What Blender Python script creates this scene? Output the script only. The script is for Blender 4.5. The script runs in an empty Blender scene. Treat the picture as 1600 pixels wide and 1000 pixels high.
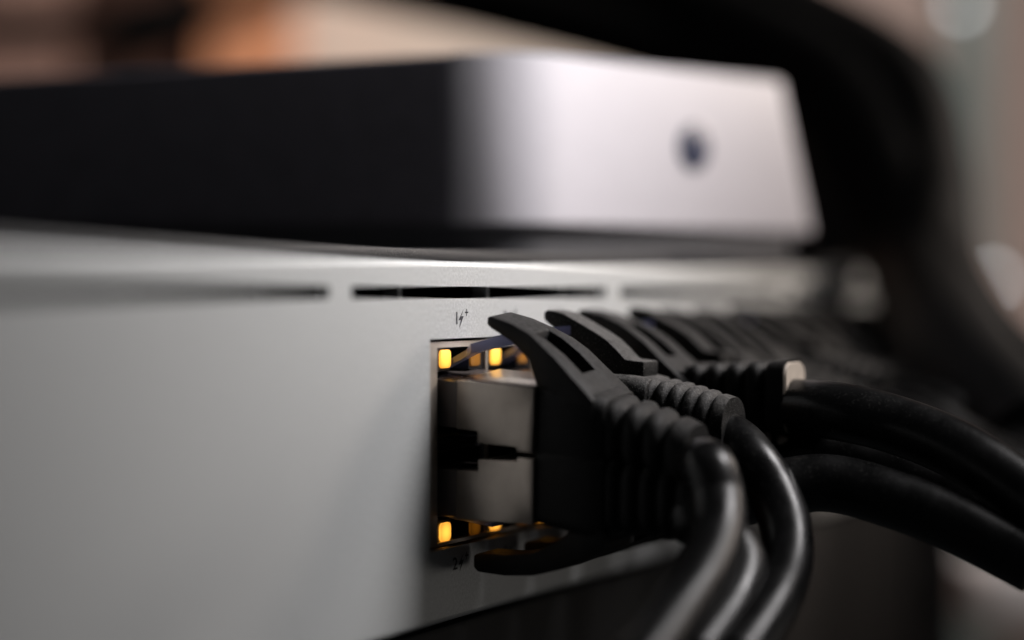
import bpy, bmesh, math, random
from mathutils import Vector, Matrix
random.seed(7)
MM = 0.001
sc = bpy.context.scene
C = sc.collection

# ------------------------------------------------------------------ camera
# frame of the place, in millimetres: u along the switch front (right), v up from eye level, w out of the front
ANG = math.radians(26.0)
F_PX, CX, HORIZON = 3380.0, 800.0, 457.0
X0, Z0 = -8.3, 266.0                       # where (u,w) = (0,0) lies: right of / ahead of the camera
RIGHT = (math.sin(ANG), -math.cos(ANG)); AHEAD = (math.cos(ANG), math.sin(ANG))
CAM = (-X0*RIGHT[0] - Z0*AHEAD[0], -X0*RIGHT[1] - Z0*AHEAD[1], 0.0)   # mm, world x,y,z

def W(u, v, w):                             # place -> world metres
    return Vector((u*MM, -w*MM, v*MM))
def ray(px, py, Z):                         # a point Z mm ahead of the camera, as (u, v, w); used for routing cables
    X = (px - CX)/F_PX*Z; v = -(py - HORIZON)/F_PX*Z
    x = CAM[0] + X*RIGHT[0] + Z*AHEAD[0]; y = CAM[1] + X*RIGHT[1] + Z*AHEAD[1]
    return (x, v, -y)

cd = bpy.data.cameras.new('camera'); cam = bpy.data.objects.new('camera', cd); C.objects.link(cam)
cam.location = Vector(CAM)*MM
pitch = math.atan(43.0/F_PX)
look = Vector((AHEAD[0]*math.cos(pitch), AHEAD[1]*math.cos(pitch), -math.sin(pitch)))
cam.rotation_euler = look.to_track_quat('-Z', 'Y').to_euler()
cd.sensor_width = 36.0; cd.lens = F_PX/1600*36.0
cd.clip_start = 0.01; cd.clip_end = 50
cd.dof.use_dof = True; cd.dof.focus_distance = 0.271; cd.dof.aperture_fstop = cd.lens/14.5
sc.camera = cam

# ------------------------------------------------------------------ light and exposure
wd = bpy.data.worlds.new('World'); sc.world = wd; wd.use_nodes = True
bg = wd.node_tree.nodes['Background']; bg.inputs[0].default_value = (0.9, 0.95, 1.0, 1); bg.inputs[1].default_value = 0.020

def area(name, pos, aim, size, power, color=(1, 1, 1), size_y=None, spread=180):
    l = bpy.data.lights.new(name, 'AREA'); l.energy = power; l.color = color
    l.shape = 'RECTANGLE'; l.size = size*MM; l.size_y = (size_y or size)*MM; l.spread = math.radians(spread)
    o = bpy.data.objects.new(name, l); C.objects.link(o)
    p, a = W(*pos), W(*aim); o.location = p
    o.rotation_euler = (a - p).to_track_quat('-Z', 'Y').to_euler()
    return o
area('window_light', (86, 165, 145), (20, 44, 0), 100, 0.140, (1.0, 0.965, 0.97), 95, spread=56)
area('side_fill', (300, 130, 190), (130, 5, 0), 80, 0.062, (1.0, 0.86, 0.76), spread=48)  # added warm fill for the far ports, no lamp known there
area('low_fill', (170, -60, 240), (45, -36, 0), 60, 0.0045, (1.0, 0.92, 0.85), spread=70)  # added weak fill for the panel under the plugs, not a real lamp
area('background_fill', (330, 520, 250), (560, 60, -300), 260, 1.45, (1.0, 0.93, 0.88), spread=80)  # added fill that brightens the background, its source is made up

sc.view_settings.view_transform = 'Standard'; sc.view_settings.look = 'None'
sc.view_settings.exposure = 0.0; sc.view_settings.gamma = 1.0
sc.view_settings.use_curve_mapping = False
sc.render.engine = 'CYCLES'
sc.cycles.use_denoising = True
sc.cycles.use_adaptive_sampling = False
sc.cycles.max_bounces = 8
sc.cycles.sample_clamp_indirect = 4.0

# ------------------------------------------------------------------ materials
def mat(name, color, rough=0.5, metal=0.0, spec=0.5, emit=None, estr=0.0, trans=0.0, ior=1.45,
        vary=0.0, vscale=200.0, bump=0.0, bscale=4000.0, rvary=0.0, coat=0.0, speck=0.0, sscale=9000.0, dust_toplight=0.0, slo=0.58):
    m = bpy.data.materials.new(name); m.use_nodes = True
    nt = m.node_tree; b = nt.nodes['Principled BSDF']; L = nt.links.new
    b.inputs['Base Color'].default_value = (*color, 1); b.inputs['Roughness'].default_value = rough
    b.inputs['Metallic'].default_value = metal; b.inputs['Specular IOR Level'].default_value = spec
    b.inputs['IOR'].default_value = ior; b.inputs['Transmission Weight'].default_value = trans
    b.inputs['Coat Weight'].default_value = coat
    if emit:
        b.inputs['Emission Color'].default_value = (*emit, 1); b.inputs['Emission Strength'].default_value = estr
    tc = nt.nodes.new('ShaderNodeTexCoord')
    col_out = None
    if vary > 0:
        n = nt.nodes.new('ShaderNodeTexNoise'); n.inputs['Scale'].default_value = vscale; n.inputs['Detail'].default_value = 6
        L(tc.outputs['Object'], n.inputs['Vector'])
        r = nt.nodes.new('ShaderNodeMapRange'); r.inputs[1].default_value = 0.3; r.inputs[2].default_value = 0.7
        r.inputs[3].default_value = 1 - vary; r.inputs[4].default_value = 1 + vary
        L(n.outputs[0], r.inputs[0])
        v = nt.nodes.new('ShaderNodeVectorMath'); v.operation = 'SCALE'; v.inputs[0].default_value = color
        L(r.outputs[0], v.inputs['Scale']); col_out = v.outputs[0]
        if rvary > 0:
            r2 = nt.nodes.new('ShaderNodeMapRange'); r2.inputs[1].default_value = 0.3; r2.inputs[2].default_value = 0.7
            r2.inputs[3].default_value = rough - rvary; r2.inputs[4].default_value = rough + rvary
            L(n.outputs[0], r2.inputs[0]); L(r2.outputs[0], b.inputs['Roughness'])
    if speck > 0:                          # fine pale dust grains
        n = nt.nodes.new('ShaderNodeTexNoise'); n.inputs['Scale'].default_value = sscale; n.inputs['Detail'].default_value = 2
        L(tc.outputs['Object'], n.inputs['Vector'])
        r = nt.nodes.new('ShaderNodeMapRange'); r.inputs[1].default_value = slo; r.inputs[2].default_value = slo + 0.14
        L(n.outputs[0], r.inputs[0])
        mx = nt.nodes.new('ShaderNodeMix'); mx.data_type = 'RGBA'
        mx.inputs['A'].default_value = (*color, 1); mx.inputs['B'].default_value = (speck, speck, speck*0.95, 1)
        if col_out: L(col_out, mx.inputs['A'])
        L(r.outputs[0], mx.inputs['Factor']); col_out = mx.outputs['Result']
    if dust_toplight > 0:                           # dust on upward faces, with the lamp light on boot tops painted in
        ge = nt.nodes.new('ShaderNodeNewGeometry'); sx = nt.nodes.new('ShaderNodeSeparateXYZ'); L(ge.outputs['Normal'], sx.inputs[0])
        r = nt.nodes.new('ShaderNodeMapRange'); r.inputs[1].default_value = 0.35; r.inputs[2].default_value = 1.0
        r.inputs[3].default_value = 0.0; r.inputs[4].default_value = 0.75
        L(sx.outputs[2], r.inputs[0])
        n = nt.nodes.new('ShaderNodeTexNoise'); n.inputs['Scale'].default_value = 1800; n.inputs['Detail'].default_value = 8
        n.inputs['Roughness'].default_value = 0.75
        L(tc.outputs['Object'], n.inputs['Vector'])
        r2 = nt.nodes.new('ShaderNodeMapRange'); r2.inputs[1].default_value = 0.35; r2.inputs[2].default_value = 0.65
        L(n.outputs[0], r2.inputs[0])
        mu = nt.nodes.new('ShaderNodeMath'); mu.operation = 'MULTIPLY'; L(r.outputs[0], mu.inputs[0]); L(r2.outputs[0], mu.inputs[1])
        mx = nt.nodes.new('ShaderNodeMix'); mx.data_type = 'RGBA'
        mx.inputs['A'].default_value = (*color, 1); mx.inputs['B'].default_value = (dust_toplight, dust_toplight*0.96, dust_toplight*0.92, 1)
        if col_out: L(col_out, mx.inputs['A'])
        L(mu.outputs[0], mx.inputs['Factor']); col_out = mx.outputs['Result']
    if col_out: L(col_out, b.inputs['Base Color'])
    if bump > 0:
        n = nt.nodes.new('ShaderNodeTexNoise'); n.inputs['Scale'].default_value = bscale; n.inputs['Detail'].default_value = 3
        L(tc.outputs['Object'], n.inputs['Vector'])
        bp = nt.nodes.new('ShaderNodeBump'); bp.inputs['Strength'].default_value = bump; bp.inputs['Distance'].default_value = 0.0001
        L(n.outputs[0], bp.inputs['Height']); L(bp.outputs[0], b.inputs['Normal'])
    return m
M = dict(
    alu=mat('anodised_aluminium', (0.545, 0.560, 0.558), 0.44, 0.42, vary=0.17, vscale=2800, rvary=0.05, bump=0.5, bscale=6000),
    print=mat('dark_print', (0.03, 0.03, 0.035), 0.6),
    powder=mat('powder_coated_steel', (0.012, 0.012, 0.013), 0.5, vary=0.2, vscale=2500, bump=0.9, bscale=3500, speck=0.40, sscale=4500, slo=0.66),
    inner=mat('dark_interior', (0.012, 0.012, 0.013), 0.7),
    rib=mat('grey_rib', (0.14, 0.14, 0.14), 0.6),
    tin=mat('tinned_shield', (0.66, 0.60, 0.53), 0.52, 1.0, vary=0.06, vscale=600),
    jack=mat('black_jack_plastic', (0.012, 0.012, 0.014), 0.35, vary=0.2, vscale=900),
    gold=mat('gold_contact', (0.75, 0.5, 0.2), 0.25, 1.0),
    led_y=mat('yellow_led', (0.9, 0.6, 0.1), 0.4, emit=(1.0, 0.43, 0.05), estr=1.75),
    led_a=mat('amber_led', (0.25, 0.11, 0.02), 0.35, emit=(1.0, 0.33, 0.02), estr=0.38),
    core=mat('smoky_plug_plastic', (0.10, 0.085, 0.08), 0.25),
    shield=mat('dull_plug_shield', (0.36, 0.315, 0.275), 0.30, 0.9, vary=0.05, vscale=700, bump=0.1, bscale=3000),
    latch=mat('bluish_clear_latch', (0.22, 0.23, 0.42), 0.3, spec=0.5, trans=0.15, ior=1.5),
    boot=mat('black_boot_rubber', (0.004, 0.004, 0.004), 0.6, spec=0.2, dust_toplight=0.068, vary=0.25, vscale=700, rvary=0.08, bump=0.45, bscale=4500, speck=0.008, sscale=6500),
    boot2=mat('dusty_boot_rubber', (0.004, 0.004, 0.004), 0.58, spec=0.22, dust_toplight=0.19, vary=0.25, vscale=900, rvary=0.08, bump=0.9, bscale=4000, speck=0.09, sscale=5200),
    cord=mat('black_cable_jacket', (0.004, 0.004, 0.0042), 0.33, spec=0.34, vary=0.25, vscale=300, rvary=0.07, bump=0.2, bscale=2500, speck=0.02, sscale=2500),
    thick=mat('black_bundle_jacket', (0.005, 0.005, 0.0052), 0.7, spec=0.15, vary=0.25, vscale=200),
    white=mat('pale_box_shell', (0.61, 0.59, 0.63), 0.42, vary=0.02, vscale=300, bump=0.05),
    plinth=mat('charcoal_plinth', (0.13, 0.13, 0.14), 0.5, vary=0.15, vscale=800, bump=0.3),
    shell=mat('shaded_box_shell', (0.20, 0.187, 0.215), 0.4, vary=0.1, vscale=300, bump=0.1),  # shade of the box's side put into the colour; same shell as the front
    cap=mat('lit_end_face', (0.42, 0.36, 0.30), 0.6, vary=0.15, vscale=500),  # lamp light on the tail's end face, put into a pale colour
    eye=mat('blue_black_lens', (0.05, 0.058, 0.10), 0.3),
    dark=mat('black_device_paint', (0.014, 0.0135, 0.013), 0.55, vary=0.2, vscale=500, bump=0.3),
    steel=mat('black_rack_steel', (0.012, 0.012, 0.013), 0.45, vary=0.2, vscale=400),
    wall=mat('mauve_plaster', (0.62, 0.48, 0.43), 0.9, vary=0.06, vscale=6),
    board=mat('orange_brown_wood', (0.72, 0.31, 0.16), 0.55, vary=0.45, vscale=25),
    pink=mat('pinkish_card', (0.42, 0.25, 0.20), 0.8, vary=0.3, vscale=20),
    brown=mat('dark_brown_wood', (0.10, 0.045, 0.03), 0.6, vary=0.3, vscale=14),
    beige=mat('beige_card', (0.74, 0.63, 0.54), 0.8, vary=0.05, vscale=20),
    teal=mat('teal_grey_paint', (0.16, 0.19, 0.18), 0.6, vary=0.1, vscale=20),
    table=mat('dark_table_top', (0.05, 0.035, 0.028), 0.5, vary=0.3, vscale=25),
    pale=mat('lit_wall_tone', (0.88, 0.83, 0.83), 0.6),
    glow=mat('white_glow', (0.8, 0.8, 0.8), 0.3, emit=(0.92, 0.96, 1.0), estr=3.2),
)

def hot_centre(m, lo, hi):                        # the die shows brighter through the middle of the lens
    nt = m.node_tree; b = nt.nodes['Principled BSDF']; L = nt.links.new
    tc = nt.nodes.new('ShaderNodeTexCoord'); d = nt.nodes.new('ShaderNodeVectorMath'); d.operation = 'DISTANCE'
    d.inputs[1].default_value = (0.5, 0.5, 0.5); L(tc.outputs['Generated'], d.inputs[0])
    r = nt.nodes.new('ShaderNodeMapRange'); r.inputs[1].default_value = 0.45; r.inputs[2].default_value = 0.78
    r.inputs[3].default_value = hi; r.inputs[4].default_value = lo; L(d.outputs['Value'], r.inputs[0])
    L(r.outputs[0], b.inputs['Emission Strength'])
hot_centre(M['led_y'], 0.75, 2.1); hot_centre(M['led_a'], 0.03, 0.12)

# ------------------------------------------------------------------ building helpers
ORG = {}
def link(name, me, parent=None):
    o = bpy.data.objects.new(name, me); C.objects.link(o)
    if parent: o.parent = parent
    return o
def thing(name, label, cat, base, group=None):      # Empty at the thing's base, base as (u,v,w)
    o = bpy.data.objects.new(name, None); C.objects.link(o); o.empty_display_size = 0.01
    o.location = W(*base); ORG[o.name] = W(*base)
    o['label'] = label; o['category'] = cat
    if group: o['group'] = group
    return o
def mesh(verts, faces, smooth=False, origin=Vector((0, 0, 0)), bevel=0.0, segs=2, ang=30):
    """verts in (u,v,w) mm"""
    bm = bmesh.new()
    vs = [bm.verts.new(W(*p) - origin) for p in verts]
    for f in faces:
        try: bm.faces.new([vs[i] for i in f])
        except ValueError: pass
    bmesh.ops.remove_doubles(bm, verts=bm.verts, dist=1e-7)
    bmesh.ops.recalc_face_normals(bm, faces=bm.faces)
    if bevel > 0:
        es = [e for e in bm.edges if len(e.link_faces) == 2 and e.calc_face_angle(0) > math.radians(ang)]
        bmesh.ops.bevel(bm, geom=es, offset=bevel*MM, segments=segs, affect='EDGES', profile=0.5, clamp_overlap=True)
    if smooth:
        for f in bm.faces: f.smooth = True
        for e in bm.edges:
            if len(e.link_faces) == 2 and e.calc_face_angle(0) > math.radians(38): e.smooth = False
    me = bpy.data.meshes.new('mesh'); bm.to_mesh(me); bm.free(); return me
def part(name, verts, faces, material, parent, **k):
    org = ORG[parent.name]
    me = mesh(verts, faces, origin=org, **k); me.materials.append(M[material]); me.name = name
    o = link(name, me, parent); ORG[o.name] = org
    return o
def single(name, verts, faces, material, label=None, cat=None, group=None, kind=None, base=None, **k):
    base = base or [sum(v[i] for v in verts)/len(verts) for i in range(3)]
    me = mesh(verts, faces, origin=W(*base), **k); me.materials.append(M[material]); me.name = name
    o = link(name, me); o.location = W(*base); ORG[o.name] = W(*base)
    if label: o['label'] = label
    if cat: o['category'] = cat
    if group: o['group'] = group
    if kind: o['kind'] = kind
    return o
def box(u0, u1, v0, v1, w0, w1):
    v = [(u, b, w) for u in (u0, u1) for b in (v0, v1) for w in (w0, w1)]
    f = [(0, 1, 3, 2), (4, 6, 7, 5), (0, 4, 5, 1), (2, 3, 7, 6), (0, 2, 6, 4), (1, 5, 7, 3)]
    return v, f
def join(*parts):
    V, Fs = [], []
    for v, f in parts:
        n = len(V); V += v; Fs += [tuple(i + n for i in q) for q in f]
    return V, Fs
def prism(poly, u0, u1):                        # poly of (w, v), extruded along u
    n = len(poly)
    v = [(u0, b, w) for w, b in poly] + [(u1, b, w) for w, b in poly]
    f = [tuple(range(n)), tuple(range(2*n - 1, n - 1, -1))] + [(i, (i+1) % n, n + (i+1) % n, n + i) for i in range(n)]
    return v, f
def plan(poly, v0, v1):                         # poly of (u, w), extruded up
    n = len(poly)
    v = [(u, v0, w) for u, w in poly] + [(u, v1, w) for u, w in poly]
    f = [tuple(range(n)), tuple(range(2*n - 1, n - 1, -1))] + [(i, (i+1) % n, n + (i+1) % n, n + i) for i in range(n)]
    return v, f
def face_poly(poly, w0, w1):                    # poly of (u, v), extruded along w
    n = len(poly)
    v = [(u, b, w0) for u, b in poly] + [(u, b, w1) for u, b in poly]
    f = [tuple(range(n)), tuple(range(2*n - 1, n - 1, -1))] + [(i, (i+1) % n, n + (i+1) % n, n + i) for i in range(n)]
    return v, f
def rrect(a0, a1, b0, b1, r, n=5):
    out = []
    for cx, cy, s in ((a1-r, b1-r, 0), (a0+r, b1-r, 90), (a0+r, b0+r, 180), (a1-r, b0+r, 270)):
        for i in range(n + 1):
            t = math.radians(s + 90*i/n); out.append((cx + r*math.cos(t), cy + r*math.sin(t)))
    return out
def round_poly(pts, radii, n=8):
    out = []; N = len(pts)
    for i, (p, r) in enumerate(zip(pts, radii)):
        p = Vector(p); a = (Vector(pts[i-1]) - p).normalized(); b = (Vector(pts[(i+1) % N]) - p).normalized()
        s, e = p + a*r, p + b*r
        for k in range(n + 1):
            t = k/n; q = s*(1-t)**2 + p*2*t*(1-t) + e*t**2; out.append((q.x, q.y))
    return out
def plate(u0, u1, v0, v1, w, holes, depth, closed=None):
    """flat plate in the plane w with rectangular holes whose walls run back by depth; closed = holes with a back"""
    us = sorted({u0, u1, *[h[0] for h in holes], *[h[1] for h in holes]})
    vs = sorted({v0, v1, *[h[2] for h in holes], *[h[3] for h in holes]})
    idx, V, Fs = {}, [], []
    def P(u, v, ww):
        k = (round(u, 4), round(v, 4), round(ww, 4))
        if k not in idx: idx[k] = len(V); V.append((u, v, ww))
        return idx[k]
    def inside(u, v): return any(h[0] < u < h[1] and h[2] < v < h[3] for h in holes)
    wb = w - depth
    for i in range(len(us)-1):
        for j in range(len(vs)-1):
            a, b, c, d = us[i], us[i+1], vs[j], vs[j+1]
            if inside((a+b)/2, (c+d)/2):
                if closed: Fs.append((P(a, c, wb), P(b, c, wb), P(b, d, wb), P(a, d, wb)))
                for (pu, pv, qu, qv, nu, nv) in ((a, c, b, c, (a+b)/2, c-1e-3), (b, c, b, d, b+1e-3, (c+d)/2), (b, d, a, d, (a+b)/2, d+1e-3), (a, d, a, c, a-1e-3, (c+d)/2)):
                    if not inside(nu, nv): Fs.append((P(pu, pv, w), P(qu, qv, w), P(qu, qv, wb), P(pu, pv, wb)))
            else: Fs.append((P(a, c, w), P(b, c, w), P(b, d, w), P(a, d, w)))
    return V, Fs
def cat(pts, n=10):                              # smooth curve through points
    P = [Vector(p) for p in pts]; P = [P[0]*2 - P[1]] + P + [P[-1]*2 - P[-2]]
    out = []
    for i in range(1, len(P)-2):
        for k in range(n):
            t = k/n
            out.append(0.5*((2*P[i]) + (-P[i-1]+P[i+1])*t + (2*P[i-1]-5*P[i]+4*P[i+1]-P[i+2])*t*t + (-P[i-1]+3*P[i]-3*P[i+1]+P[i+2])*t**3))
    out.append(P[-2]); return out
def tube(path, rad, sides=20, caps=True):
    V, Fs = [], []; N = len(path)
    up = Vector((0.31, 0.55, 0.77)).normalized()
    for i, p in enumerate(path):
        d = (path[min(i+1, N-1)] - path[max(i-1, 0)]).normalized()
        a = (up - d*up.dot(d)).normalized(); up = a; b = d.cross(a)
        r = rad(i/(N-1)) if callable(rad) else rad
        for k in range(sides):
            t = 2*math.pi*k/sides; V.append(tuple(p + (a*math.cos(t) + b*math.sin(t))*r))
    for i in range(N-1):
        for k in range(sides):
            k2 = (k+1) % sides; Fs.append((i*sides+k, i*sides+k2, (i+1)*sides+k2, (i+1)*sides+k))
    if caps: Fs += [tuple(range(sides)), tuple(range((N-1)*sides, N*sides))]
    return V, Fs

# ------------------------------------------------------------------ the setting: wall and table far behind
def far_quad(px0, py0, px1, py1, Z, thick=20):       # an upright slab square to the room's back wall
    a, b = ray(px0, py0, Z), ray(px1, py1, Z)
    d = Vector((AHEAD[0]*thick, 0, -AHEAD[1]*thick))
    c = [(a[0], a[1], a[2]), (b[0], a[1], b[2]), (b[0], b[1], b[2]), (a[0], b[1], a[2])]
    v = c + [(p[0]+d[0], p[1], p[2]+d[2]) for p in c]
    return v, [(0, 1, 2, 3), (7, 6, 5, 4), (0, 4, 5, 1), (1, 5, 6, 2), (2, 6, 7, 3), (3, 7, 4, 0)]
single('wall', *far_quad(-2600, -2200, 4200, 1900, 1150), 'wall', kind='structure')
single('table_top', *box(250, 1500, -190, -165, -700, 500), 'table', kind='structure')

# ------------------------------------------------------------------ the switch
TOP, BOT = 3.9, -40.7; MID = (TOP + BOT)/2
PITCH, COL0, NCOL = 14.0, 5.8, 12
V_JT, V_JB = -5.7, -31.6
UT, UB = -14.3, -23.6                                # plug centres of the two rows
sw = thing('network_switch', 'silver aluminium network switch with two rows of lit ports', 'network switch', (0, BOT, -100))
slots = []
for k in range(-3, 4):
    a = -22.6 + 77.5*k; b = a + 72.6
    a, b = max(a, -212), min(b, 212)
    if b > a: slots.append((a, b, -0.75, 0.75))
cut = (COL0 - 9.6, COL0 + PITCH*(NCOL-1) + 9.0, V_JB, V_JT)
sfp = [(187.0, 202.0, -16.2, -6.0), (187.0, 202.0, -30.5, -20.5)]
R = 0.7
pv, pf = plate(-219, 219, BOT + R, TOP - R, 0.0, slots + [cut] + sfp, 1.3)
arc = [(-R + R*math.cos(math.radians(t)), R*math.sin(math.radians(t))) for t in (0, 22, 45, 68, 90)]
top_edge = [(-219, TOP - R + b, w) for w, b in arc] + [(219, TOP - R + b, w) for w, b in arc] + [(-219, TOP, -3), (219, TOP, -3)]
te_f = [(i, i+1, i+6, i+5) for i in range(4)] + [(4, 10, 11, 9)]
bot_edge = [(u, 2*MID - v, w) for u, v, w in top_edge]
part('front_panel', *join((pv, pf), (top_edge, te_f), (bot_edge, te_f)), 'alu', sw, smooth=True)
cv, cf = box(-218.6, 218.6, BOT + 0.2, TOP - 0.2, -260, -1.4)
part('chassis', cv, cf[:5], 'inner', sw)             # open at the front, behind the panel
part('top_cover', *box(-217, 217, TOP - 0.15, 5.7, -258, -7.5), 'powder', sw, bevel=0.5, smooth=True)
ribs0 = None
for a, b, _, _ in slots:
    for fr in (0.206, 0.53, 0.85):
        part('vent_rib', *box(a + (b-a)*fr - 0.35, a + (b-a)*fr + 0.35, -2, 2, -4.2, -2.0), 'rib', sw)
# shield flange round the block of jacks
fl = -0.5
part('port_flange', *plate(cut[0] + 0.15, cut[1] - 0.15, V_JB + 0.35, V_JT - 0.35, fl,
     [(COL0 - 6.75, cut[1] - 2.2, V_JB + 0.8, V_JT - 1.1)], 1.0), 'tin', sw)
for k in range(NCOL + 1):
    u = COL0 - 7 + PITCH*k
    if 0 < k < NCOL:
        part('port_divider', *box(u - 0.31, u + 0.31, V_JB + 0.9, V_JT - 1.15, -8, -0.62), 'tin', sw)

# one jack, then its copies
def jack_geo(c, vc, s):                              # s = +1 upper row, -1 lower row
    def T(q): return (q[0], vc + s*q[1], q[2])
    hs = [(-6.0, 6.0, -4.0, 4.6), (-2.5, 2.5, 4.6, 7.3)]
    v, f = plate(-6.68, 6.68, -4.62, 7.45, -0.95, hs, 11, closed=True)
    return [(c + q[0], vc + s*q[1], q[2]) for q in v], f
def led_geo(c, vc, s, du):
    po = rrect(du - 1.4, du + 1.4, 4.95, 7.2, 0.55, 4)
    v, f = face_poly(po, -1.3, -0.7)
    return [(c + q[0], vc + s*q[1], q[2]) for q in v], f
proto = {}
for s, vc in ((1, UT), (-1, UB)):
    j = part('jack', *jack_geo(COL0, vc, s), 'jack', sw)
    ly = part('led', *led_geo(COL0, vc, s, -4.05), 'led_y', j, bevel=0.12, smooth=True)
    la = part('led', *led_geo(COL0, vc, s, 4.05), 'led_a', j, bevel=0.12, smooth=True)
    cts = []
    for k in range(8):
        cts.append(box(COL0 - 3.57 + 1.02*k - 0.2, COL0 - 3.57 + 1.02*k + 0.2, vc + s*-3.9, vc + s*-3.5, -10, -3))
    ct = part('contacts', *join(*cts), 'gold', j)
    proto[s] = (j, ly, la, ct)
for k in range(1, NCOL):
    for s in (1, -1):
        j, *subs = proto[s]
        jc = j.copy(); C.objects.link(jc); jc.location = (PITCH*k*MM, 0, 0)
        for q in subs:
            qc = q.copy(); C.objects.link(qc); qc.parent = jc
# printed markings
def glyphs(txt, size):
    cu = bpy.data.curves.new('t', 'FONT'); cu.body = txt; cu.size = size; cu.resolution_u = 3; cu.offset = 0.035*size/2
    o = bpy.data.objects.new('t', cu); C.objects.link(o)
    me = bpy.data.meshes.new_from_object(o.evaluated_get(bpy.context.evaluated_depsgraph_get()))
    V = [tuple(v.co) for v in me.vertices]; Fs = [tuple(p.vertices) for p in me.polygons]
    bpy.data.objects.remove(o); bpy.data.curves.remove(cu); bpy.data.meshes.remove(me)
    return V, Fs
bolt = [(0.80, 1.2), (-0.72, -0.2), (-0.05, -0.2), (-0.5, -1.25), (0.80, 0.30), (0.10, 0.30)]
for k in range(NCOL):
    for s, vc in ((1, -3.25), (-1, -33.75)):
        num = str(2*k + 1 if s == 1 else 2*k + 2)
        c = COL0 + PITCH*k - 1.45
        V, Fs = glyphs(num, 2.15)
        wd_ = max(p[0] for p in V); sx = 1.25
        g = [(c - 0.95 + (p[0] - wd_)*sx, vc - 0.68 + p[1], 0.03) for p in V]
        b = [(c + x*0.95, vc + y, 0.03) for x, y in bolt]
        pl = [(c + 1.55 + x, vc + 0.75 + y, 0.03) for x, y in
              ((-.45, -.09), (-.09, -.09), (-.09, -.45), (.09, -.45), (.09, -.09), (.45, -.09), (.45, .09), (.09, .09), (.09, .45), (-.09, .45), (-.09, .09), (-.45, .09))]
        part('port_marking', *join((g, Fs), (b, [(0, 1, 2, 5), (5, 2, 3, 4)]), (pl, [tuple(range(12))])), 'print', sw)

# ------------------------------------------------------------------ patch cables
def strip(sec, hole_rows=(), hs=1.6):
    """lever: sections (w, top, bottom, half width), with an open slot through the given rows"""
    V, Fs = [], []
    for (w, t, b, h) in sec:
        for u in (-h, -hs, hs, h): V += [(u, t, w), (u, b, w)]
    def I(i, l, tb): return i*8 + l*2 + tb
    n = len(sec)
    for i in range(n-1):
        for l in range(3):
            if l == 1 and i in hole_rows:
                for q in (1, 2): Fs.append((I(i, q, 0), I(i+1, q, 0), I(i+1, q, 1), I(i, q, 1)))
                if i-1 not in hole_rows: Fs.append((I(i, 1, 0), I(i, 2, 0), I(i, 2, 1), I(i, 1, 1)))
                if i+1 not in hole_rows: Fs.append((I(i+1, 1, 0), I(i+1, 2, 0), I(i+1, 2, 1), I(i+1, 1, 1)))
                continue
            for tb in (0, 1): Fs.append((I(i, l, tb), I(i, l+1, tb), I(i+1, l+1, tb), I(i+1, l, tb)))
        for q in (0, 3): Fs.append((I(i, q, 0), I(i+1, q, 0), I(i+1, q, 1), I(i, q, 1)))
    for i in (0, n-1):
        for l in range(3): Fs.append((I(i, l, 0), I(i, l+1, 0), I(i, l+1, 1), I(i, l, 1)))
    return V, Fs
def loft(secs, n=6):
    """rounded sections (w, centre t, half width, half height, corner)"""
    V, Fs = [], []; m = None
    for (w, t, a, b, r) in secs:
        p = rrect(-a, a, t - b, t + b, min(r, a*0.99, b*0.99), n); m = len(p)
        V += [(x, y, w) for x, y in p]
    for i in range(len(secs)-1):
        for k in range(m):
            k2 = (k+1) % m; Fs.append((i*m+k, i*m+k2, (i+1)*m+k2, (i+1)*m+k))
    Fs += [tuple(range(m)), tuple(range((len(secs)-1)*m, len(secs)*m))]
    return V, Fs
def ribbed(w0, w1, t0, t1, a0, a1, b0, b1, r0, r1, n, groove=0.55, bend=1.6):
    """strain relief: n raised rings parted by grooves"""
    secs = []
    for k in range(n):
        for x in (0.0, 0.04, 0.10, 0.22, 0.40, 0.58, 0.72, 0.82, 0.90):
            g = groove*(abs(x - 0.41)/0.45)**3 if x > 0.04 or k else 0
            if k == n-1 and x > 0.5: continue
            g = min(g, groove)
            f = (k + x)/n
            secs.append((w0 + (w1-w0)*f, t0 + (t1-t0)*f**bend, a0 + (a1-a0)*f - g, b0 + (b1-b0)*f - g, r0 + (r1-r0)*f))
    secs.append((w1, t1, a1, b1, r1))
    return loft(secs)

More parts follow.
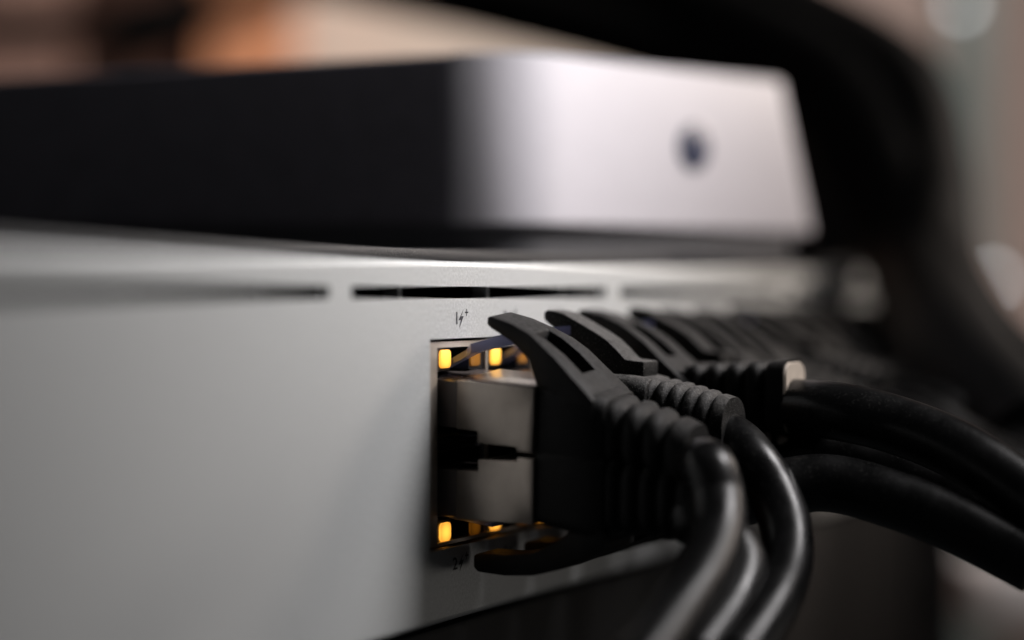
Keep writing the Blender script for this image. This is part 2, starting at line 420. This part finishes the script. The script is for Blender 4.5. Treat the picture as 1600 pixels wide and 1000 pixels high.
def patch_cable(label, col, row, style, route=None, pitch=0.0, roll=0.0, yaw=0.0, bootmat='boot', r=3.3, tail=None, drop=0.4, cap=None):
    s = 1 if row == 0 else -1
    vc = UT if row == 0 else UB
    c = COL0 + PITCH*col
    R3 = Matrix.Rotation(math.radians(roll), 3, 'Z') @ Matrix.Rotation(math.radians(pitch), 3, 'X') @ Matrix.Rotation(math.radians(yaw), 3, 'Y')
    def T(vf):
        V, Fs = vf; out = []
        for q in V:
            p = R3 @ Vector((q[0], s*q[1], q[2])); out.append((c + p.x, vc + p.y, p.z))
        return out, Fs
    t = thing('patch_cable', label, 'patch cable', (c, vc - 4, 12), 'patch cables plugged into the switch')
    plug = part('plug', *T(prism([(-8, 4.0), (11.9, 4.0), (11.9, -3.2), (4.6, -3.2), (4.6, -1.8), (-8, -1.8)], -5.55, 5.55)), 'core', t, bevel=0.15, smooth=True)
    part('shield', *T(prism([(1.6, 4.25), (12.1, 4.25), (12.1, -3.8), (9.8, -3.8), (9.8, -3.35), (4.5, -3.35), (4.5, -1.9), (1.6, -1.9)], -5.85, 5.85)), 'shield', plug, bevel=0.2, smooth=True)
    lt = [(-3.5, 4.9, 4.2, 1.5), (0.6, 7.4, 6.5, 1.5), (1.9, 8.4, 7.2, 2.9), (6.2, 9.9, 8.3, 2.9), (9.0, 10.2, 9.0, 2.5)]
    if row: lt = [(-3.5, 4.6, 4.1, 1.5), (0.6, 4.9, 4.3, 1.5), (3.0, 5.2, 4.4, 1.8), (4.6, 5.4, 4.6, 1.8)]
    part('latch', *T(strip(lt)), 'latch', t, bevel=0.2, smooth=True)
    if style == 'slot':
        lever = strip([(4.0, 11.9, 10.9, 2.8), (4.7, 12.0, 10.5, 3.0), (7.5, 11.4, 9.2, 3.3), (10.2, 10.4, 7.2, 3.8), (12.3, 9.3, 3.0, 4.7), (14.4, 7.9, 2.0, 5.1), (16.6, 6.0, 2.0, 5.4), (19.8, 3.3, 1.0, 5.7)], (3, 4, 5), 1.9)
        body = loft([(11.8, -0.3, 4.9, 4.2, 0.8), (12.2, -0.3, 5.1, 4.4, 1.0), (19.0, -0.6, 5.7, 4.5, 1.4), (21.0, -0.8, 4.9, 4.2, 2.0)])
        tl = tail or (20.2, 31.0, -0.9, -3.3, 4.7, 4.3, 4.1, 3.9, 2.4, 3.2, 4)
        gr = 0.8
    elif style == 'arch':
        lever = strip([(5.0, 11.9, 10.9, 2.2), (5.7, 12.2, 10.4, 2.45), (7.8, 11.8, 9.2, 2.5), (10.0, 10.7, 7.4, 2.5), (12.2, 9.6, 5.0, 2.5), (14.1, 8.5, 4.0, 2.5), (15.7, 7.1, 4.0, 2.5), (16.7, 6.1, 4.0, 2.5), (19.2, 5.9, 4.0, 2.5)])
        body = loft([(11.8, -0.3, 5.2, 4.4, 1.0), (12.3, -0.3, 5.4, 4.6, 1.2), (18.0, -0.4, 5.4, 4.6, 1.8), (20.5, -0.6, 5.0, 4.4, 2.2)])
        tl = tail or (19.5, 30.5, -0.5, -2.4, 4.5, 4.4, 4.4, 4.1, 2.6, 3.7, 6)
        gr = 0.5
    else:   # hook: wide curved lever with an open gap under it
        lever = strip([(2.6, 10.4, 8.9, 2.8), (3.3, 10.9, 8.6, 3.1), (7.0, 11.1, 8.6, 3.2), (11.0, 10.8, 8.0, 3.4), (14.5, 9.8, 6.2, 3.8), (17.5, 8.4, 4.0, 4.6), (21.0, 6.9, 2.0, 5.0)])
        body = loft([(11.8, -0.3, 5.0, 4.3, 0.9), (12.3, -0.3, 5.3, 4.5, 1.2), (18.5, 0.4, 5.5, 5.0, 1.6), (21.0, 1.0, 5.0, 5.2, 2.0)])
        tl = tail or (20.5, 32.0, 0.6, 1.6, 4.8, 4.3, 4.6, 4.0, 2.0, 3.0, 5)
        gr = 0.7
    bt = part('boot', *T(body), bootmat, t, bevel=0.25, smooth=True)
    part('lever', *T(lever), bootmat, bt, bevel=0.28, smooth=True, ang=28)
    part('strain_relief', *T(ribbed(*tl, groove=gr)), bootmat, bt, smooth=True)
    we, te = tl[1], tl[3]
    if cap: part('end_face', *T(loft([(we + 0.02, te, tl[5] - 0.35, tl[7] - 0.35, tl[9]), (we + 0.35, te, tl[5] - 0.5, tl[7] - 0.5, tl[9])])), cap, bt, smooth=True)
    def E(w):
        p = R3 @ Vector((0, s*te, w)); return Vector((c + p.x, vc + p.y, p.z))
    e0, e1 = E(we - 5), E(we - 0.6)
    e0.y -= drop; e1.y -= drop
    if route is None:
        d = random.uniform(-4, 4)
        route = [(e1.x + 3, e1.y - 2.5, e1.z + 9), (e1.x + 5 + d, e1.y - 13, e1.z + 18), (e1.x + 3 + d, e1.y - 34, e1.z + 21), (e1.x - 6 + d, e1.y - 62, e1.z + 15), (e1.x - 14, e1.y - 100, e1.z + 8)]
    path = cat([e0, e1] + [Vector(q) for q in route], 10)
    part('cord', *tube(path, r, 24), 'cord', t, smooth=True)
    return t

RT = lambda pts: [ray(*p) for p in pts]
patch_cable('black patch cable nearest in the upper row, slotted lever over port 1', 0, 0, 'slot',
            RT([(1106, 730, 253), (1121, 780, 251), (1120, 838, 247), (1096, 903, 240), (1050, 972, 232), (995, 1050, 223)]), pitch=4.0, roll=5.0, drop=1.3, r=3.2)
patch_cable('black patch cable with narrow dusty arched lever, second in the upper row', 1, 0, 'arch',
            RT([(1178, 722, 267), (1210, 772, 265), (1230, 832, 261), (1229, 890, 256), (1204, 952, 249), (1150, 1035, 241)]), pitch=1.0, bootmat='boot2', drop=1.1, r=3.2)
patch_cable('black patch cable with straight ribbed tail and end face coloured as lit, third in the upper row', 2, 0, 'slot',
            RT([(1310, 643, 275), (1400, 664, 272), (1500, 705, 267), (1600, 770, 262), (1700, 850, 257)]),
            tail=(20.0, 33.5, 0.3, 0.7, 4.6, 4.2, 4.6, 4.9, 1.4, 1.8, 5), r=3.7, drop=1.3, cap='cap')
ordn = ['fourth', 'fifth', 'sixth', 'seventh', 'eighth', 'ninth', 'tenth', 'eleventh', 'farthest']
for k in range(3, NCOL):
    lab = f'black patch cable blurred behind the ribbed one, {ordn[k-3]} in the upper row'
    eu, ew = COL0 + PITCH*k, 33.0                     # lead it off into the dark bundle at lower right
    X, Z = X0 + eu*RIGHT[0] + ew*AHEAD[1]*0 + ew*math.cos(ANG), Z0 + eu*AHEAD[0] - ew*math.sin(ANG)
    sx = CX + F_PX*X/Z; sy = HORIZON + 16.5*F_PX/Z
    rt = RT([(sx + 55, sy + 10, Z - 3), (max(sx + 150, 1450), 688 + 9*(k % 4), Z - 8), (max(sx + 270, 1570), 745 + 9*(k % 4), Z - 14), (max(sx + 380, 1700), 830 + 9*(k % 4), Z - 20)])
    patch_cable(lab, k, 0, 'slot' if k % 3 else 'arch', rt, pitch=random.uniform(-2, 3), roll=random.uniform(-3, 3))
patch_cable('black patch cable nearest in the lower row, curved hook lever below port 2', 0, 1, 'hook',
            RT([(1085, 812, 256), (1130, 840, 256), (1158, 890, 253), (1140, 950, 248), (1085, 1030, 241)]), pitch=1.0)
patch_cable('black patch cable in shade under the arched one, second in the lower row', 1, 1, 'hook',
            RT([(1190, 770, 268), (1290, 755, 268), (1400, 782, 265), (1500, 822, 262), (1620, 885, 258)]), r=3.6)
patch_cable('black patch cable in shade under the ribbed one, third in the lower row', 2, 1, 'hook',
            RT([(1262, 720, 282), (1360, 725, 280), (1460, 760, 277), (1560, 812, 272), (1680, 890, 266)]), r=3.6)
patch_cable('black patch cable deep in shade, fourth in the lower row', 3, 1, 'hook',
            RT([(1290, 700, 294), (1400, 712, 292), (1500, 745, 288), (1600, 800, 283), (1700, 870, 278)]), r=3.6)

# black uplink plugs at the far end of the switch
for k, (a, b, c_, d) in enumerate(sfp[:1]):
    t = thing('uplink_plug', 'black uplink plug at the far right end of the switch', 'plug', ((a+b)/2, c_, 5))
    cu_, cv_ = (a+b)/2, (c_+d)/2
    V, Fs = loft([(-8, 0, 6.8, 4.4, 0.5), (14, 0, 6.8, 4.4, 0.8), (20, -1, 6.0, 3.8, 2.0)])
    part('module', [(cu_ + q[0], cv_ + q[1], q[2]) for q in V], Fs, 'boot', t, smooth=True)
    part('cord', *tube(cat([(cu_ + x, cv_ + y, z) for x, y, z in ((0, -1, 18), (2, -2, 30), (6, -12, 45), (4, -40, 56), (-6, -90, 58))]), 3.0), 'cord', t, smooth=True)

# ------------------------------------------------------------------ pale box standing on the switch
bx_pts = [(53, -16.6), (123.5, 6.3), (150, -112), (51, -128)]
def shrink(pts, d):
    cx = sum(p[0] for p in pts)/4; cy = sum(p[1] for p in pts)/4
    return [(p[0] + d*(1 if p[0] < cx else -1), p[1] + d*(1 if p[1] < cy else -1)) for p in pts]
bxt = thing('small_router_box', 'pale box with dark round sensor on its front, standing on the switch', 'box', (90, 5.7, -60))
top_pts = [bx_pts[0], (118.5, 4.6)] + bx_pts[2:]; bx_pts[1] = (127.0, 7.4)
outl = round_poly(bx_pts, (12, 5, 10, 10), 14); outt = round_poly(top_pts, (12, 5, 10, 10), 14)
def plan2(pp, v0, v1):
    V, Fs = plan([p[0] for p in pp], v0, v1); n = len(pp)
    return V[:n] + [(p[1][0], v1, p[1][1]) for p in pp], Fs
def cut_plan(keep):                                   # split one shell into its lit front and a body coloured dark for shade
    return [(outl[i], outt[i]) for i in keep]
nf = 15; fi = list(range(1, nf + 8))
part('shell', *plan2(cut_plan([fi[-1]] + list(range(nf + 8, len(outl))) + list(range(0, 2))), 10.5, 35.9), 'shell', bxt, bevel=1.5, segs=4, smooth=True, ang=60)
part('shell_front', *plan2(cut_plan(fi), 10.4, 36.0), 'white', bxt, bevel=2.2, segs=4, smooth=True, ang=60)
part('plinth', *plan(round_poly(shrink(bx_pts, 2.5), (10, 6, 9, 9)), 5.7, 10.6), 'plinth', bxt, bevel=0.4, smooth=True, ang=60)
fd = Vector((68, 22.1)).normalized(); fn = Vector((fd.y*-1, fd.x))        # along the front, out of the front, in (u,w)
fn = Vector((-fd.y, fd.x))
def on_front(a, v, o): return (53 + fd.x*a + fn.x*o, v, -16.6 + fd.y*a + fn.y*o)
def disc(a, v, rr, o0, o1, n=28):
    V = [on_front(a + rr*math.cos(2*math.pi*k/n), v + rr*math.sin(2*math.pi*k/n), o) for o in (o0, o1) for k in range(n)]
    return V, [tuple(range(n)), tuple(range(2*n-1, n-1, -1))] + [(k, (k+1) % n, n + (k+1) % n, n + k) for k in range(n)]
sensor = part('sensor', *disc(42.5, 23.6, 3.8, -1.0, 0.35), 'eye', bxt, smooth=True, bevel=0.15)

# ------------------------------------------------------------------ dark device under the switch, rack post
lo = thing('rack_device', 'matt black rack device mounted below the silver switch', 'rack device', (0, -86, -60))
part('front_panel', *box(-221, 221, -86, BOT - 1.0, -6, -2.0), 'dark', lo, bevel=0.8, smooth=True)
part('chassis', *box(-217, 217, -85, BOT - 1.5, -200, -6), 'dark', lo)
po = thing('rack_post', 'black steel rack post at the far end of the switch', 'rack post', (240, -180, -5))
hol = [(236, 245, 22 - 15.9*k, 29 - 15.9*k) for k in range(12)]
part('web', *plate(224, 258, -180, 47, -2, hol, 2.0), 'steel', po)
part('flange', *box(256, 258, -180, 47, -60, -2.1), 'steel', po)

# ------------------------------------------------------------------ thick cables hanging past the box
def loose(label, pts, r):
    path = cat([Vector(ray(*p)) for p in pts], 12)
    V, Fs = tube(path, r, 24)
    single('power_cable', V, Fs, 'thick', label, 'cable', 'thick cables hanging past the pale box', base=tuple(path[-1]), smooth=True)
loose('thick black cable sweeping over the box, outermost of the bundle',
      [(760, -190, 500), (1000, -80, 470), (1240, 28, 445), (1405, 130, 430), (1448, 265, 420), (1458, 400, 405), (1495, 500, 375), (1560, 590, 350), (1680, 690, 325)], 8.5)
loose('thick black cable sweeping over the box, middle of the bundle',
      [(640, -130, 500), (900, -50, 470), (1150, 40, 445), (1310, 130, 432), (1390, 270, 420), (1440, 410, 405), (1500, 560, 350), (1620, 700, 320)], 8.5)
loose('thick black cable resting lowest over the box, innermost of the bundle',
      [(500, -50, 500), (770, 6, 470), (1040, 72, 450), (1240, 140, 440), (1335, 270, 425), (1410, 420, 408), (1475, 590, 350), (1600, 760, 315)], 7.0)

# ------------------------------------------------------------------ blurred things behind
single('wooden_panel', *far_quad(325, -300, 455, 420, 760), 'board', 'orange brown wooden panel behind the dark side of the box', 'wooden panel')
single('cardboard_box', *far_quad(468, -260, 1120, 420, 800, 120), 'beige', 'beige cardboard box in the blurred background above the pale box', 'cardboard box')
def far_tube(name, label, cat_, pts, r, m):
    path = cat([Vector(ray(*p)) for p in pts], 8); V, Fs = tube(path, r, 16)
    single(name, V, Fs, m, label, cat_, base=tuple(path[0]), smooth=True)
far_tube('hanging_cable', 'dark cable crossing the orange and brown panels diagonally', 'cable', [(640, -80, 640), (420, -10, 640), (270, 50, 640), (170, 110, 640), (60, 220, 640)], 5, 'thick')
far_tube('hanging_cable', 'thin dark cable level across the top left corner', 'cable', [(330, 10, 650), (180, 30, 650), (60, 45, 650), (-120, 50, 650)], 6, 'thick')
single('brown_panel', *far_quad(90, -300, 318, 420, 770), 'brown', 'dark brown panel left of the orange wooden panel', 'wooden panel')
single('pink_folder', *far_quad(-260, -300, 105, 420, 720, 8), 'pink', 'pinkish card in the far top left corner', 'card')
cabinet = thing('cabinet_frame', 'teal grey cabinet upright with small glowing white balls at right edge', 'cabinet', ray(1520, 1200, 700))
part('upright', *far_quad(1488, -300, 1552, 1300, 700), 'teal', cabinet)
for px, py in ((1500, 8), (1552, 437)):  # glowing balls put in for two blurred bright discs
    p = Vector(ray(px, py, 694)); n = 12; V = []; Fs = []
    for i in range(7):
        th = math.pi*i/6
        for k in range(n): V.append((p.x + 1.9*math.sin(th)*math.cos(2*math.pi*k/n), p.y + 1.9*math.cos(th), p.z + 1.9*math.sin(th)*math.sin(2*math.pi*k/n)))
    for i in range(6):
        for k in range(n): Fs.append((i*n+k, i*n+(k+1) % n, (i+1)*n+(k+1) % n, (i+1)*n+k))
    part('glow_ball', V, Fs, 'glow', cabinet, smooth=True)

single('wall_stand_in', *far_quad(1536, 886, 1680, 985, 620, 50), 'pale', 'pale block standing in for lit wall at the lower right corner behind the cables', 'block', bevel=3, smooth=True)  # block added for a bright patch of wall between the cables
